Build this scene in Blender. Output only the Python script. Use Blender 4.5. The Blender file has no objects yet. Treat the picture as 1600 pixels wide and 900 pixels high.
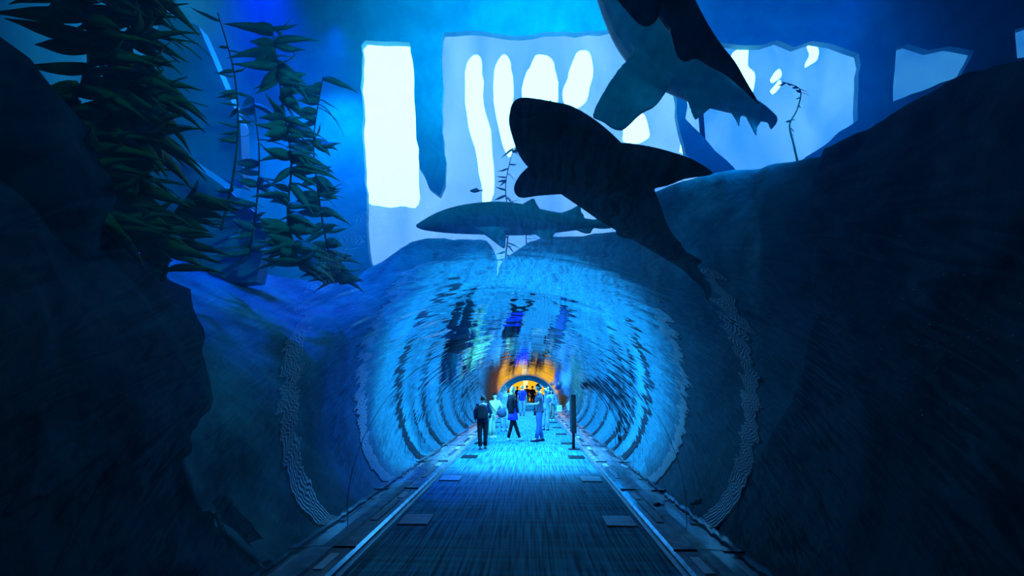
import bpy, bmesh, math, random
from mathutils import Vector, Matrix, noise, Euler
random.seed(7)
R = math.radians

# ------------------------------------------------------------------ camera
FPX = 800.0
PITCH = math.atan(153 / FPX)
YAW = math.atan(27 * math.cos(PITCH) / FPX)
CAM = Vector((0.17, 0.0, 1.70))
col = bpy.context.scene.collection
cd = bpy.data.cameras.new('camera'); cam = bpy.data.objects.new('camera', cd); col.objects.link(cam)
cd.sensor_width = 36.0; cd.lens = 36.0 * FPX / 1600.0; cd.clip_start = 0.05; cd.clip_end = 300
cam.location = CAM; cam.rotation_euler = (math.pi / 2 + PITCH, 0, YAW)
sc = bpy.context.scene
sc.camera = cam
CR = Euler((math.pi / 2 + PITCH, 0, YAW)).to_matrix()

def ray(px, py):
    return CR @ Vector(((px - 800) / FPX, (450 - py) / FPX, -1.0))
def P(px, py, Y):
    """world point on the plane y=Y that the photograph shows at (px, py)"""
    d = ray(px, py)
    return CAM + d * ((Y - CAM.y) / d.y)

# ------------------------------------------------------------------ view, world
sc.view_settings.view_transform = 'Standard'; sc.view_settings.look = 'None'
sc.view_settings.gamma = 1.0; sc.view_settings.use_curve_mapping = False
sc.view_settings.exposure = 0.0
w = bpy.data.worlds.new('world'); sc.world = w; w.use_nodes = True
w.node_tree.nodes['Background'].inputs[0].default_value = (0.0, 0.006, 0.03, 1)
w.node_tree.nodes['Background'].inputs[1].default_value = 0.15
sc.cycles.max_bounces = 8; sc.cycles.transparent_max_bounces = 16
sc.cycles.glossy_bounces = 4; sc.cycles.diffuse_bounces = 2; sc.cycles.volume_bounces = 0
sc.cycles.caustics_reflective = False; sc.cycles.caustics_refractive = False
sc.cycles.use_denoising = True
sc.cycles.sample_clamp_indirect = 4.0

# ------------------------------------------------------------------ lights
def spot(loc, target, power, color, angle, blend=0.5, size=0.3):  # every spot is an added source without a visible fixture
    d = bpy.data.lights.new('fill_spot', 'SPOT')
    d.energy = power; d.color = color; d.spot_size = R(angle); d.spot_blend = blend; d.shadow_soft_size = size
    o = bpy.data.objects.new('fill_spot', d); col.objects.link(o)
    o.location = loc
    o.rotation_euler = (Vector(target) - Vector(loc)).to_track_quat('-Z', 'Y').to_euler()
    return o
def area(loc, target, power, color, sx, sy):
    d = bpy.data.lights.new('fill_area', 'AREA'); d.shape = 'RECTANGLE'
    d.energy = power; d.color = color; d.size = sx; d.size_y = sy
    o = bpy.data.objects.new('fill_area', d); col.objects.link(o)
    o.location = loc
    o.rotation_euler = (Vector(target) - Vector(loc)).to_track_quat('-Z', 'Y').to_euler()
    return o
CY = (0.05, 0.42, 1.0); BL = (0.0, 0.16, 1.0); TL = (0.0, 0.42, 0.85)
# unseen spots added under the vault for the lit walkway, from 10 m on
for yy, pw in ((11.6, 130), (13.0, 140), (14.6, 130), (16.6, 130), (18.6, 130), (20.8, 130), (23.0, 130), (25.4, 130), (27.8, 130), (30.2, 130), (32.6, 130), (35.0, 130)):
    for xx in (-0.9, 0.9):
        spot((xx, yy, 1.93), (xx * 0.6, yy + (0.9 if yy < 12 else 0.15), 0), pw * 3.0, CY, 130 if yy < 12 else 168, 0.7, 0.04)
# added unseen spots that lift walls, reef and glow near the window
spot((-5.6, 13.6, 12.5), (-6.8, 16.0, 8.0), 5500, (0.0, 0.20, 1.0), 90, 1.0)
spot((-6.5, 10.5, 13.0), (-5.0, 10.3, 4.0), 18000, (0.0, 0.07, 1.0), 44, 1.0)
spot((5.6, 6.8, 8.2), (3.8, 9.6, 4.6), 3800, (0.0, 0.28, 1.0), 36, 1.0)
spot((-2.5, 8.0, 10.5), (-2.2, 12.0, 5.2), 2600, (0.0, 0.30, 1.0), 42, 1.0)
spot((-1.0, 7.5, 12.0), (-8.0, 12.0, 9.5), 4500, (0.0, 0.35, 0.8), 70, 1.0)
spot((1.0, 8.5, 12.0), (0.0, 15.6, 13.5), 15000, (0.0, 0.42, 1.0), 95, 1.0)
spot((9.0, 9.0, 13.0), (8.0, 15.8, 13.0), 3000, (0.0, 0.18, 1.0), 110, 1.0)
spot((3.5, 8.0, 9.5), (2.5, 12.0, 4.5), 1500, (0.0, 0.40, 1.0), 70, 1.0)

spot((-0.5, 2.5, 10.5), (-3.8, 5.6, 4.5), 800, (0.0, 0.45, 0.65), 40, 1.0)  # added fills for the kelp and sharks, no fixtures there
spot((0.5, 3.5, 8.5), (-3.8, 8.6, 6.0), 2200, (0.0, 0.50, 0.9), 50, 1.0)
spot((-1.6, 4.6, 8.6), (-0.4, 9.0, 5.1), 700, (0.0, 0.40, 1.0), 46, 1.0)
area((0, -3.6, 9.0), (0, 8, 4), 5, (0.0, 0.35, 1.0), 12, 5)  # dim blue fill added behind the camera, no lamp there
spot((0.0, 1.0, 9.0), (1.2, 9.0, 7.4), 750, (0.0, 0.45, 1.0), 70, 1.0)  # added spot that brightens the pale sharks

# ------------------------------------------------------------------ materials
def nt(name):
    m = bpy.data.materials.new(name); m.use_nodes = True
    n = m.node_tree.nodes; n.clear(); return m, n, m.node_tree.links
def mat(name, c1, c2=None, rough=0.7, scale=6.0, bump=0.15, stretch=(1, 1, 1), metal=0.0, spec=0.5, dist=0.02, detail=4):
    m, n, l = nt(name)
    if c2 is None: c2 = tuple(v * 0.75 for v in c1)
    out = n.new('ShaderNodeOutputMaterial'); b = n.new('ShaderNodeBsdfPrincipled')
    tc = n.new('ShaderNodeTexCoord'); mp = n.new('ShaderNodeMapping'); mp.inputs['Scale'].default_value = stretch
    no = n.new('ShaderNodeTexNoise'); no.inputs['Scale'].default_value = scale; no.inputs['Detail'].default_value = detail
    cr = n.new('ShaderNodeValToRGB'); cr.color_ramp.elements[0].position = 0.35; cr.color_ramp.elements[1].position = 0.65
    cr.color_ramp.elements[0].color = (*c2, 1); cr.color_ramp.elements[1].color = (*c1, 1)
    l.new(tc.outputs['Object'], mp.inputs[0]); l.new(mp.outputs[0], no.inputs['Vector'])
    l.new(no.outputs[0], cr.inputs[0]); l.new(cr.outputs[0], b.inputs['Base Color'])
    b.inputs['Roughness'].default_value = rough; b.inputs['Metallic'].default_value = metal
    b.inputs['Specular IOR Level'].default_value = spec
    if bump:
        bp = n.new('ShaderNodeBump'); bp.inputs['Strength'].default_value = bump; bp.inputs['Distance'].default_value = dist
        l.new(no.outputs[0], bp.inputs['Height']); l.new(bp.outputs[0], b.inputs['Normal'])
    l.new(b.outputs[0], out.inputs[0])
    return m
def emis(name, c, s, c2=None, scale=2.0, stretch=(1, 1, 1)):
    m, n, l = nt(name)
    out = n.new('ShaderNodeOutputMaterial'); e = n.new('ShaderNodeEmission'); e.inputs[1].default_value = s
    e.inputs[0].default_value = (*c, 1)
    if c2:
        tc = n.new('ShaderNodeTexCoord'); mp = n.new('ShaderNodeMapping'); mp.inputs['Scale'].default_value = stretch
        no = n.new('ShaderNodeTexNoise'); no.inputs['Scale'].default_value = scale; no.inputs['Detail'].default_value = 5
        no.inputs['Distortion'].default_value = 0.6
        cr = n.new('ShaderNodeValToRGB'); cr.color_ramp.elements[0].position = 0.35; cr.color_ramp.elements[1].position = 0.68
        cr.color_ramp.elements[0].color = (*c, 1); cr.color_ramp.elements[1].color = (*c2, 1)
        l.new(tc.outputs['Object'], mp.inputs[0]); l.new(mp.outputs[0], no.inputs['Vector'])
        l.new(no.outputs[0], cr.inputs[0]); l.new(cr.outputs[0], e.inputs[0])
    l.new(e.outputs[0], out.inputs[0])
    return m

def carpet_mat():
    m, n, l = nt('walkway_carpet')
    out = n.new('ShaderNodeOutputMaterial'); b = n.new('ShaderNodeBsdfPrincipled'); b.inputs['Roughness'].default_value = 0.75
    b.inputs['Specular IOR Level'].default_value = 0.15
    tc = n.new('ShaderNodeTexCoord')
    def streak(scale, s):
        mp = n.new('ShaderNodeMapping'); mp.inputs['Scale'].default_value = s
        no = n.new('ShaderNodeTexNoise'); no.inputs['Scale'].default_value = scale; no.inputs['Detail'].default_value = 3
        l.new(tc.outputs['Object'], mp.inputs[0]); l.new(mp.outputs[0], no.inputs['Vector']); return no
    a = streak(34, (1, 0.025, 1)); c = streak(9, (0.05, 1, 1))
    sb = n.new('ShaderNodeMath'); sb.operation = 'MULTIPLY_ADD'; sb.inputs[1].default_value = 0.35; sb.inputs[2].default_value = 0.32; l.new(c.outputs[0], sb.inputs[0])
    mx = n.new('ShaderNodeMath'); mx.operation = 'MULTIPLY'; l.new(a.outputs[0], mx.inputs[0]); l.new(sb.outputs[0], mx.inputs[1])
    cr = n.new('ShaderNodeValToRGB'); cr.color_ramp.elements[0].position = 0.17; cr.color_ramp.elements[1].position = 0.33
    cr.color_ramp.elements[0].color = (0.006, 0.06, 0.09, 1); cr.color_ramp.elements[1].color = (0.03, 0.32, 0.40, 1)
    l.new(mx.outputs[0], cr.inputs[0]); l.new(cr.outputs[0], b.inputs['Base Color'])
    bp = n.new('ShaderNodeBump'); bp.inputs['Strength'].default_value = 0.3; bp.inputs['Distance'].default_value = 0.01
    l.new(mx.outputs[0], bp.inputs['Height']); l.new(bp.outputs[0], b.inputs['Normal'])
    l.new(b.outputs[0], out.inputs[0]); return m

def acrylic_mat():
    m, n, l = nt('acrylic')
    out = n.new('ShaderNodeOutputMaterial'); tr = n.new('ShaderNodeBsdfTransparent'); gl = n.new('ShaderNodeBsdfGlossy')
    tr.inputs[0].default_value = (0.90, 0.97, 1.0, 1); gl.inputs['Roughness'].default_value = 0.0
    gl.inputs[0].default_value = (0.95, 0.98, 1, 1)
    fr = n.new('ShaderNodeFresnel'); fr.inputs['IOR'].default_value = 1.6
    mx = n.new('ShaderNodeMixShader')
    tc = n.new('ShaderNodeTexCoord')
    mp = n.new('ShaderNodeMapping'); mp.inputs['Scale'].default_value = (1, 1.6, 1)
    n1 = n.new('ShaderNodeTexNoise'); n1.inputs['Scale'].default_value = 1.7; n1.inputs['Detail'].default_value = 2.2
    n1.inputs['Roughness'].default_value = 0.45
    l.new(tc.outputs['Object'], mp.inputs[0]); l.new(mp.outputs[0], n1.inputs['Vector'])
    bp = n.new('ShaderNodeBump'); bp.inputs['Strength'].default_value = 1.0; bp.inputs['Distance'].default_value = 0.006
    l.new(n1.outputs[0], bp.inputs['Height']); l.new(bp.outputs[0], gl.inputs['Normal'])
    # both faces of the thick sheet reflect: 2R / (1 + R)
    a1 = n.new('ShaderNodeMath'); a1.operation = 'MULTIPLY'; a1.inputs[1].default_value = 2.0
    a2 = n.new('ShaderNodeMath'); a2.operation = 'ADD'; a2.inputs[1].default_value = 1.0
    a3 = n.new('ShaderNodeMath'); a3.operation = 'DIVIDE'
    l.new(fr.outputs[0], a1.inputs[0]); l.new(fr.outputs[0], a2.inputs[0]); l.new(a1.outputs[0], a3.inputs[0]); l.new(a2.outputs[0], a3.inputs[1])
    l.new(a3.outputs[0], mx.inputs[0]); l.new(tr.outputs[0], mx.inputs[1]); l.new(gl.outputs[0], mx.inputs[2])
    l.new(mx.outputs[0], out.inputs[0]); return m

M = {}
M['carpet'] = carpet_mat()
M['acrylic'] = acrylic_mat()
M['rock'] = mat('reef_rock', (0.10, 0.30, 0.36), (0.04, 0.14, 0.18), 0.95, 1.6, 0.9, dist=0.12, detail=8, spec=0.08)  # water's blue cast put into the albedo, red taken out
M['rock_shaded'] = mat('reef_rock_shaded', (0.013, 0.05, 0.075), (0.004, 0.016, 0.028), 0.95, 1.8, 0.9, dist=0.12, detail=8, spec=0.08)  # darker copy of the reef rock: shade put into its colour
M['concrete'] = mat('tank_concrete', (0.10, 0.38, 0.52), (0.06, 0.28, 0.42), 0.8, 1.2, 0.2)  # blue cast of the water put into the wall colour
M['dark'] = mat('dark_housing', (0.007, 0.007, 0.009), None, 0.6, 8, 0.05, spec=0.2)
M['ledge'] = mat('ledge_stone', (0.30, 0.32, 0.34), (0.16, 0.17, 0.19), 0.22, 5, 0.1)
M['slat'] = mat('grille_slat_glint', (0.85, 0.9, 0.92), None, 0.35, 8, 0.0)  # near-white colour holds the metallic glint of the near slats
M['slot'] = mat('slot_black', (0.01, 0.01, 0.012), None, 0.6)
M['metal'] = mat('brushed_metal', (0.55, 0.56, 0.58), (0.40, 0.41, 0.43), 0.3, 20, 0.05, metal=1.0)
M['strip'] = mat('pale_panel', (0.75, 0.78, 0.8), (0.6, 0.63, 0.66), 0.3, 5, 0.0)
M['joint'] = mat('silicone_joint', (0.05, 0.06, 0.08), None, 0.4, 8, 0.0)
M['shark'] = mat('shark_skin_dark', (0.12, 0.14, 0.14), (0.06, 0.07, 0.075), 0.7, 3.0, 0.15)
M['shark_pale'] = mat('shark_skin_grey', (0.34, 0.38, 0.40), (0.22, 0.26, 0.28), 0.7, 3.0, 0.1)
M['kelp'] = mat('kelp_olive', (0.26, 0.30, 0.05), (0.12, 0.17, 0.03), 0.6, 5.0, 0.1)
M['kelp_teal'] = mat('kelp_green', (0.22, 0.42, 0.30), (0.10, 0.26, 0.20), 0.6, 5.0, 0.1)
for nm_ in ('kelp', 'kelp_teal'):
    _n = M[nm_].node_tree.nodes; _l = M[nm_].node_tree.links
    _t = _n.new('ShaderNodeBsdfTranslucent'); _m = _n.new('ShaderNodeMixShader'); _m.inputs[0].default_value = 0.5
    _b = next(q for q in _n if q.type == 'BSDF_PRINCIPLED'); _o = next(q for q in _n if q.type == 'OUTPUT_MATERIAL'); _c = next(q for q in _n if q.type == 'VALTORGB')
    _l.new(_c.outputs[0], _t.inputs[0]); _l.new(_b.outputs[0], _m.inputs[1]); _l.new(_t.outputs[0], _m.inputs[2]); _l.new(_m.outputs[0], _o.inputs[0])
M['kelp_stem'] = mat('kelp_stem', (0.05, 0.06, 0.03), None, 0.7)
M['pane'] = emis('lit_window', (0.09, 0.28, 0.95), 2.3, (0.20, 0.42, 1.0), 0.5, (1, 1, 0.35))
M['pane_mid'] = emis('lit_window_blue', (0.04, 0.24, 0.95), 2.1, (0.14, 0.38, 1.0), 0.45, (1, 1, 0.5))
M['pane_dim'] = emis('lit_window_dim', (0.02, 0.20, 0.95), 1.3, (0.06, 0.30, 1.0), 0.4)
M['lamp'] = emis('lamp_white', (0.38, 0.80, 1.0), 5.0)
M['orange_wall'] = mat('orange_wall', (0.95, 0.50, 0.03), (0.85, 0.42, 0.03), 0.7, 1.5, 0.0)
M['orange_lamp'] = emis('orange_lamp', (1.0, 0.50, 0.02), 1.1)
M['warm_lamp'] = emis('warm_lamp', (1.0, 0.75, 0.35), 1.3)
M['teal'] = mat('teal_panel', (0.05, 0.42, 0.45), (0.04, 0.30, 0.34), 0.5)
M['skin'] = mat('skin', (0.62, 0.44, 0.34), (0.56, 0.38, 0.29), 0.6, 10, 0.0)
M['skin_dark'] = mat('skin_brown', (0.36, 0.23, 0.16), (0.31, 0.19, 0.13), 0.6, 10, 0.0)
M['hair'] = mat('dark_hair', (0.015, 0.013, 0.012), None, 0.7, 40, 0.3, (6, 6, 1), spec=0.12)
M['blond'] = mat('fair_hair', (0.55, 0.42, 0.22), (0.36, 0.26, 0.12), 0.5, 40, 0.3, (6, 6, 1))
def cloth(name, c): 
    M[name] = mat(name, c, tuple(v * 0.7 for v in c), 0.9, 7.0, 0.4, dist=0.01, spec=0.15)
for nm, c in dict(c_black=(0.007, 0.008, 0.012), c_navy=(0.008, 0.012, 0.045), c_mint=(0.75, 0.95, 0.42), c_white=(0.86, 0.86, 0.84),
                  c_khaki=(0.35, 0.55, 0.36), c_blue=(0.03, 0.05, 0.75), c_grey=(0.06, 0.09, 0.14), c_jeans=(0.05, 0.12, 0.34),
                  c_pale=(0.30, 0.48, 0.62), c_olive=(0.16, 0.30, 0.20), c_red=(0.5, 0.08, 0.05), c_shoe=(0.05, 0.05, 0.06)).items():
    cloth(nm, c)

# ------------------------------------------------------------------ object helpers
def link(name, bm, m, parent=None, smooth=True, recalc=True):
    if recalc: bmesh.ops.recalc_face_normals(bm, faces=bm.faces)
    me = bpy.data.meshes.new(name); bm.to_mesh(me); bm.free()
    if smooth:
        for p in me.polygons: p.use_smooth = True
    for mm in (m if isinstance(m, (list, tuple)) else [m]): me.materials.append(mm)
    o = bpy.data.objects.new(name, me); col.objects.link(o)
    if parent is not None: o.parent = parent
    return o
def tag(o, label=None, cat=None, group=None, kind=None):
    if label: o['label'] = label
    if cat: o['category'] = cat
    if group: o['group'] = group
    if kind: o['kind'] = kind
    return o
def empty(name, loc=(0, 0, 0), rz=0.0):
    o = bpy.data.objects.new(name, None); col.objects.link(o); o.location = loc; o.rotation_euler = (0, 0, rz)
    o.empty_display_size = 0.2
    return o
def box(bm, x0, x1, y0, y1, z0, z1, bev=0.0, mtx=None):
    r = bmesh.ops.create_cube(bm, size=1.0)
    vs = r['verts']
    for v in vs:
        v.co = Vector(((x0 + x1) / 2 + v.co.x * (x1 - x0), (y0 + y1) / 2 + v.co.y * (y1 - y0), (z0 + z1) / 2 + v.co.z * (z1 - z0)))
    if bev:
        es = list({e for v in vs for e in v.link_edges})
        g = bmesh.ops.bevel(bm, geom=vs + es, offset=bev, segments=2, affect='EDGES', profile=0.5)
        vs = list({v for f in g['faces'] for v in f.verts} | {v for v in vs if v.is_valid})
    if mtx is not None:
        for v in vs: v.co = mtx @ v.co
    return vs
def boxobj(name, m, parent, *a, bev=0.0):
    bm = bmesh.new(); box(bm, *a, bev=bev); return link(name, bm, m, parent, smooth=False)
def loft(bm, rings, cap=True):
    """rings: list of lists of Vectors of equal length"""
    vr = [[bm.verts.new(p) for p in r] for r in rings]
    n = len(vr[0])
    for a, b in zip(vr, vr[1:]):
        for i in range(n):
            j = (i + 1) % n
            bm.faces.new((a[i], a[j], b[j], b[i]))
    if cap:
        bm.faces.new(list(reversed(vr[0]))); bm.faces.new(vr[-1])
    return vr
def ering(c, u, v, a, b, n=14, e=2.0):
    out = []
    for i in range(n):
        t = 2 * math.pi * i / n
        cx, sy = math.cos(t), math.sin(t)
        x = math.copysign(abs(cx) ** (2 / e), cx); y = math.copysign(abs(sy) ** (2 / e), sy)
        out.append(Vector(c) + u * (a * x) + v * (b * y))
    return out
def cat(pts, n):
    """catmull-rom through tuples, n samples per span"""
    out = []
    L = len(pts)
    for i in range(L - 1):
        p0 = pts[max(0, i - 1)]; p1 = pts[i]; p2 = pts[i + 1]; p3 = pts[min(L - 1, i + 2)]
        for k in range(n):
            t = k / n
            out.append(tuple(0.5 * (2 * b + (c - a) * t + (2 * a - 5 * b + 4 * c - d) * t * t + (3 * b - a - 3 * c + d) * t ** 3)
                             for a, b, c, d in zip(p0, p1, p2, p3)))
    out.append(tuple(pts[-1])); return out
def tube(bm, pts, rad, n=10, hint=None, cap=True):
    """pts Vectors; rad number, list of numbers or list of (a, b)"""
    pts = [Vector(p) for p in pts]
    if not isinstance(rad, (list, tuple)): rad = [rad] * len(pts)
    rings = []
    h = Vector(hint) if hint is not None else None
    for i, p in enumerate(pts):
        t = (pts[min(i + 1, len(pts) - 1)] - pts[max(0, i - 1)]).normalized()
        hh = h if h is not None else (Vector((0, 0, 1)) if abs(t.z) < 0.9 else Vector((0, 1, 0)))
        u = (hh - t * hh.dot(t)).normalized(); v = t.cross(u)
        r = rad[i]; a, b = (r if isinstance(r, (list, tuple)) else (r, r))
        rings.append(ering(p, u, v, a, b, n))
    loft(bm, rings, cap)

# ------------------------------------------------------------------ setting: walkway, ledges, vault
NE, TA, TB, TZ = 2.0, 1.94, 1.94, 0.36
TEND = 36.5
def vault(th, off=0.0, z0=0.12):
    """superellipse profile point, th 0..1 from left foot over the top to the right foot"""
    pass
def profile(n=48, off=0.0, zfoot=0.12):
    a, b = TA + off, TB + off
    pts = []
    pts.append((-a * (1 - ((TZ - zfoot) / b) ** NE) ** (1 / NE), zfoot))
    for i in range(n + 1):
        t = math.pi - math.pi * i / n
        c, s = math.cos(t), math.sin(t)
        x = math.copysign(abs(c) ** (2 / NE), c) * a; z = TZ + abs(s) ** (2 / NE) * b
        pts.append((x, z))
    pts.append((-pts[0][0], zfoot))
    return pts
PR = profile()

fl = boxobj('floor', M['carpet'], None, -1.55, 1.55, -3.0, TEND, -0.12, 0.0); tag(fl, kind='structure')
boxobj('edge_trim', M['metal'], fl, -1.575, -1.55, -3.0, TEND, -0.1, 0.012)
boxobj('edge_trim', M['metal'], fl, 1.55, 1.575, -3.0, TEND, -0.1, 0.012)
# ventilation grilles let into the carpet at both edges
bm = bmesh.new(); box(bm, -0.19, 0.19, -0.26, 0.26, 0.0, 0.006); gfm = link('g', bm, M['slot'], None, False); g_base = gfm.data
bpy.data.objects.remove(gfm)
bm = bmesh.new(); box(bm, -0.185, 0.185, -0.018, 0.018, 0.0, 0.012, bev=0.003); gs = link('g', bm, M['slat'], None, False); g_slat = gs.data
bpy.data.objects.remove(gs)
k = 0
gy = 7.0
while gy < 35:
    for sx in (-1, 1):
        gr = bpy.data.objects.new('floor_grille', g_base); col.objects.link(gr); gr.parent = fl
        gr.location = (sx * 1.30, gy + 0.0, 0.002)
        if gy < 11:
            for q in range(7):
                s_ = bpy.data.objects.new('slat', g_slat); col.objects.link(s_); s_.parent = gr
                s_.location = (0, -0.21 + q * 0.07, 0.005)
        else:
            bm = bmesh.new()
            for q in range(9): box(bm, -0.185, 0.185, -0.232 + q * 0.055, -0.208 + q * 0.055, 0.005, 0.017)
            link('slats', bm, M['slot'], gr, False)['kind'] = 'stuff'  # far slats black, without the painted glint of the near ones
    gy += 3.0
# ledges on both sides with recessed slots and light strips
for side, nm in ((-1, 'trim_1'), (1, 'trim_2')):
    bm = bmesh.new()
    prof = [(1.575, -0.1), (1.575, 0.07), (1.60, 0.10), (1.66, 0.105), (1.67, 0.085), (1.80, 0.085), (1.81, 0.12), (2.06, 0.12), (2.06, -0.1)]
    a = [bm.verts.new((side * x, -3.0, z)) for x, z in prof]; b = [bm.verts.new((side * x, TEND, z)) for x, z in prof]
    for i in range(len(prof)):
        j = (i + 1) % len(prof); bm.faces.new((a[i], a[j], b[j], b[i]))
    bm.faces.new(a); bm.faces.new(b)
    led = link(nm, bm, M['ledge'], None, False); tag(led, kind='structure')
    yy = 0.6; q = 0
    while yy < 34:
        L = 1.15
        boxobj('slot', M['slot'], led, side * 1.735 - 0.045, side * 1.735 + 0.045, yy, yy + L, 0.084, 0.092)
        if yy < 14:
            for t in range(3):
                boxobj('slot_bar', M['metal'], led, side * 1.735 - 0.035 + t * 0.028, side * 1.735 - 0.023 + t * 0.028, yy + 0.03, yy + L - 0.03, 0.092, 0.099)
        boxobj('strip_panel', M['strip'], led, side * 1.735 - 0.045, side * 1.735 + 0.045, yy + L + 0.15, yy + L + 0.6, 0.084, 0.096, bev=0.004)
        boxobj('ledge_joint', M['joint'], led, side * 1.82 - 0.24, side * 1.82 + 0.235, yy + L + 0.73, yy + L + 0.742, 0.1, 0.1225)
        yy += 3.0; q += 1
# the acrylic vault in panels with joints between them
seams = [-3.0, 2.3, 6.23, 10.16, 14.1, 18.0, 22.0, 25.9, 29.8, 33.2, TEND]
va = empty('ceiling'); va['kind'] = 'structure'
for y0, y1 in zip(seams, seams[1:]):
    bm = bmesh.new(); ny = 10
    g = 0.004
    rows = [[bm.verts.new((x, y0 + g + (y1 - y0 - 2 * g) * j / ny, z)) for x, z in PR] for j in range(ny + 1)]
    for ra, rb in zip(rows, rows[1:]):
        for i in range(len(PR) - 1): bm.faces.new((ra[i], rb[i], rb[i + 1], ra[i + 1]))
    bm.normal_update()
    bm.faces.ensure_lookup_table(); f = bm.faces[len(PR) // 2]
    if f.normal.z > 0: bmesh.ops.reverse_faces(bm, faces=bm.faces)
    link('acrylic_panel', bm, M['acrylic'], va, True, recalc=False)
def ring(name, y0, y1, off0, off1, m, parent, zfoot=0.12):
    bm = bmesh.new()
    pi, po = profile(48, off0, zfoot), profile(48, off1, zfoot)
    loops = []
    for (pts, y) in ((pi, y0), (pi, y1), (po, y1), (po, y0)):
        loops.append([bm.verts.new((x, y, z)) for x, z in pts])
    for a in range(4):
        A, B = loops[a], loops[(a + 1) % 4]
        for i in range(len(A) - 1): bm.faces.new((A[i], A[i + 1], B[i + 1], B[i]))
    bm.faces.new([l[0] for l in loops]); bm.faces.new([l[-1] for l in loops])
    return link(name, bm, m, parent)
for y in seams[2:-1]: ring('joint_ring', y - 0.005, y + 0.005, -0.001, 0.012, M['joint'], va)

# ------------------------------------------------------------------ the tank behind the acrylic
WY = 16.0
def wallpoly(name, outer, holes, y, thick, m, jag=0.0):
    bm = bmesh.new(); es = []
    for loop in [outer] + holes:
        vs = [bm.verts.new((p[0], y, p[1])) for p in loop]
        es += [bm.edges.new((vs[i], vs[(i + 1) % len(vs)])) for i in range(len(vs))]
    bmesh.ops.triangle_fill(bm, use_beauty=True, use_dissolve=False, edges=es)
    r = bmesh.ops.extrude_face_region(bm, geom=list(bm.faces))
    for v in [g for g in r['geom'] if isinstance(g, bmesh.types.BMVert)]: v.co.y += thick
    o = link(name, bm, m, None, False); tag(o, kind='structure'); return o
def pxloop(pts, Y, jag=0.05, step=0.35):
    w_ = [P(a, b, Y) for a, b in pts]; out = []
    for i in range(len(w_)):
        a, b = w_[i], w_[(i + 1) % len(w_)]
        n = max(1, int((b - a).length / step))
        for k in range(n):
            p = a.lerp(b, k / n); q = noise.noise_vector(p * 1.7) * jag
            out.append((p.x + q.x, p.z + q.z))
    return out
holeA = [(565, 72), (572, 64), (600, 66), (640, 66), (646, 110), (650, 200), (656, 262), (670, 295), (688, 306), (697, 290), (692, 200), (689, 60), (692, 50),
         (730, 47), (770, 52), (815, 56), (850, 50), (900, 50), (955, 45), (985, 62), (1020, 62), (1050, 100), (1060, 190), (1072, 240), (1130, 300), (1080, 350),
         (1000, 425), (760, 440), (585, 425), (577, 405), (572, 300), (566, 200)]
holeB = [(1108, 62), (1160, 72), (1190, 72), (1215, 62), (1240, 73), (1270, 64), (1300, 70), (1342, 84), (1340, 186), (1260, 246), (1215, 300), (1180, 300),
         (1120, 235), (1072, 186), (1072, 130)]
holeC = [(1400, 74), (1420, 69), (1450, 79), (1480, 74), (1522, 80), (1500, 118), (1394, 158)]
holeD = [(1588, 45), (1650, 30), (1660, 80), (1588, 92)]
outer = [(-9.5, 2.4), (-2.4, 2.4), (-2.4, 2.9), (2.4, 2.9), (2.4, 2.4), (22, 2.4), (22, 17.5), (-9.5, 17.5)]
wb = wallpoly('wall_back', outer, [pxloop(h, WY, 0.10) for h in (holeA, holeB, holeC, holeD)], WY, 0.25, M['concrete'])
def pane(name, x0, x1, z0, z1, y, m):
    o = boxobj(name, m, None, x0, x1, y, y + 0.05, z0, z1); tag(o, kind='structure'); return o
pane('window_1', -6.5, 4.6 + 1.5, 5.0, 15.2, WY + 0.55, M['pane'])
pane('window_2', 6.3, 12.5, 7.0, 15.2, WY + 0.55, M['pane_mid'])
pane('window_3', 12.8, 20.0, 9.0, 15.2, WY + 0.55, M['pane_dim'])
# the bright lamps that shine in through the windows
def lamp(pts, label):
    Y = WY + 0.46
    w_ = [P(a, b, Y) for a, b in pts]
    sm = cat([tuple(p) for p in w_] + [tuple(w_[0])], 4)[:-1]
    sm = [Vector(p) + noise.noise_vector(Vector(p) * 2.3) * 0.09 for p in sm]
    bm = bmesh.new()
    c = sum(sm, Vector()) / len(sm)
    rings = []
    for s, dy in ((0.6, -0.10), (0.9, -0.07), (1.0, 0.0), (0.9, 0.07), (0.6, 0.1)):
        rings.append([c + (Vector((p.x, Y, p.z)) - c) * s + Vector((0, dy, 0)) for p in sm])
    loft(bm, rings)
    tag(link('floodlight', bm, M['lamp']), label, 'lamp', 'white lamps shining through the tank windows')
lamp([(565, 66), (640, 66), (652, 150), (655, 250), (652, 320), (625, 322), (600, 325), (566, 300), (563, 180)], 'largest white lamp, filling the narrow opening left of the pillar')
lamp([(728, 100), (740, 84), (752, 100), (756, 160), (768, 220), (772, 300), (757, 330), (747, 250), (728, 180)], 'long narrow white lamp just right of the hanging pillar')
lamp([(772, 110), (788, 84), (800, 110), (802, 160), (806, 230), (790, 240), (772, 160)], 'white lamp between the long narrow lamp and the shark\'s snout')
lamp([(822, 110), (845, 84), (866, 100), (872, 140), (866, 190), (830, 190), (816, 150)], 'white lamp directly above the snout of the big dark shark')
lamp([(886, 120), (900, 84), (920, 80), (926, 110), (914, 160), (890, 170), (878, 150)], 'white lamp right of the one above the big shark\'s snout')
lamp([(975, 200), (995, 170), (1014, 195), (1008, 222), (975, 222)], 'small white lamp glowing below the pale swimming shark')
lamp([(1143, 90), (1158, 72), (1170, 80), (1168, 105), (1180, 120), (1170, 150), (1145, 130)], 'curled white lamp behind the tail of the topmost dark shark')
lamp([(1262, 70), (1276, 70), (1278, 92), (1258, 106), (1266, 88)], 'small hooked white lamp high in the right-hand window')
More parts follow.
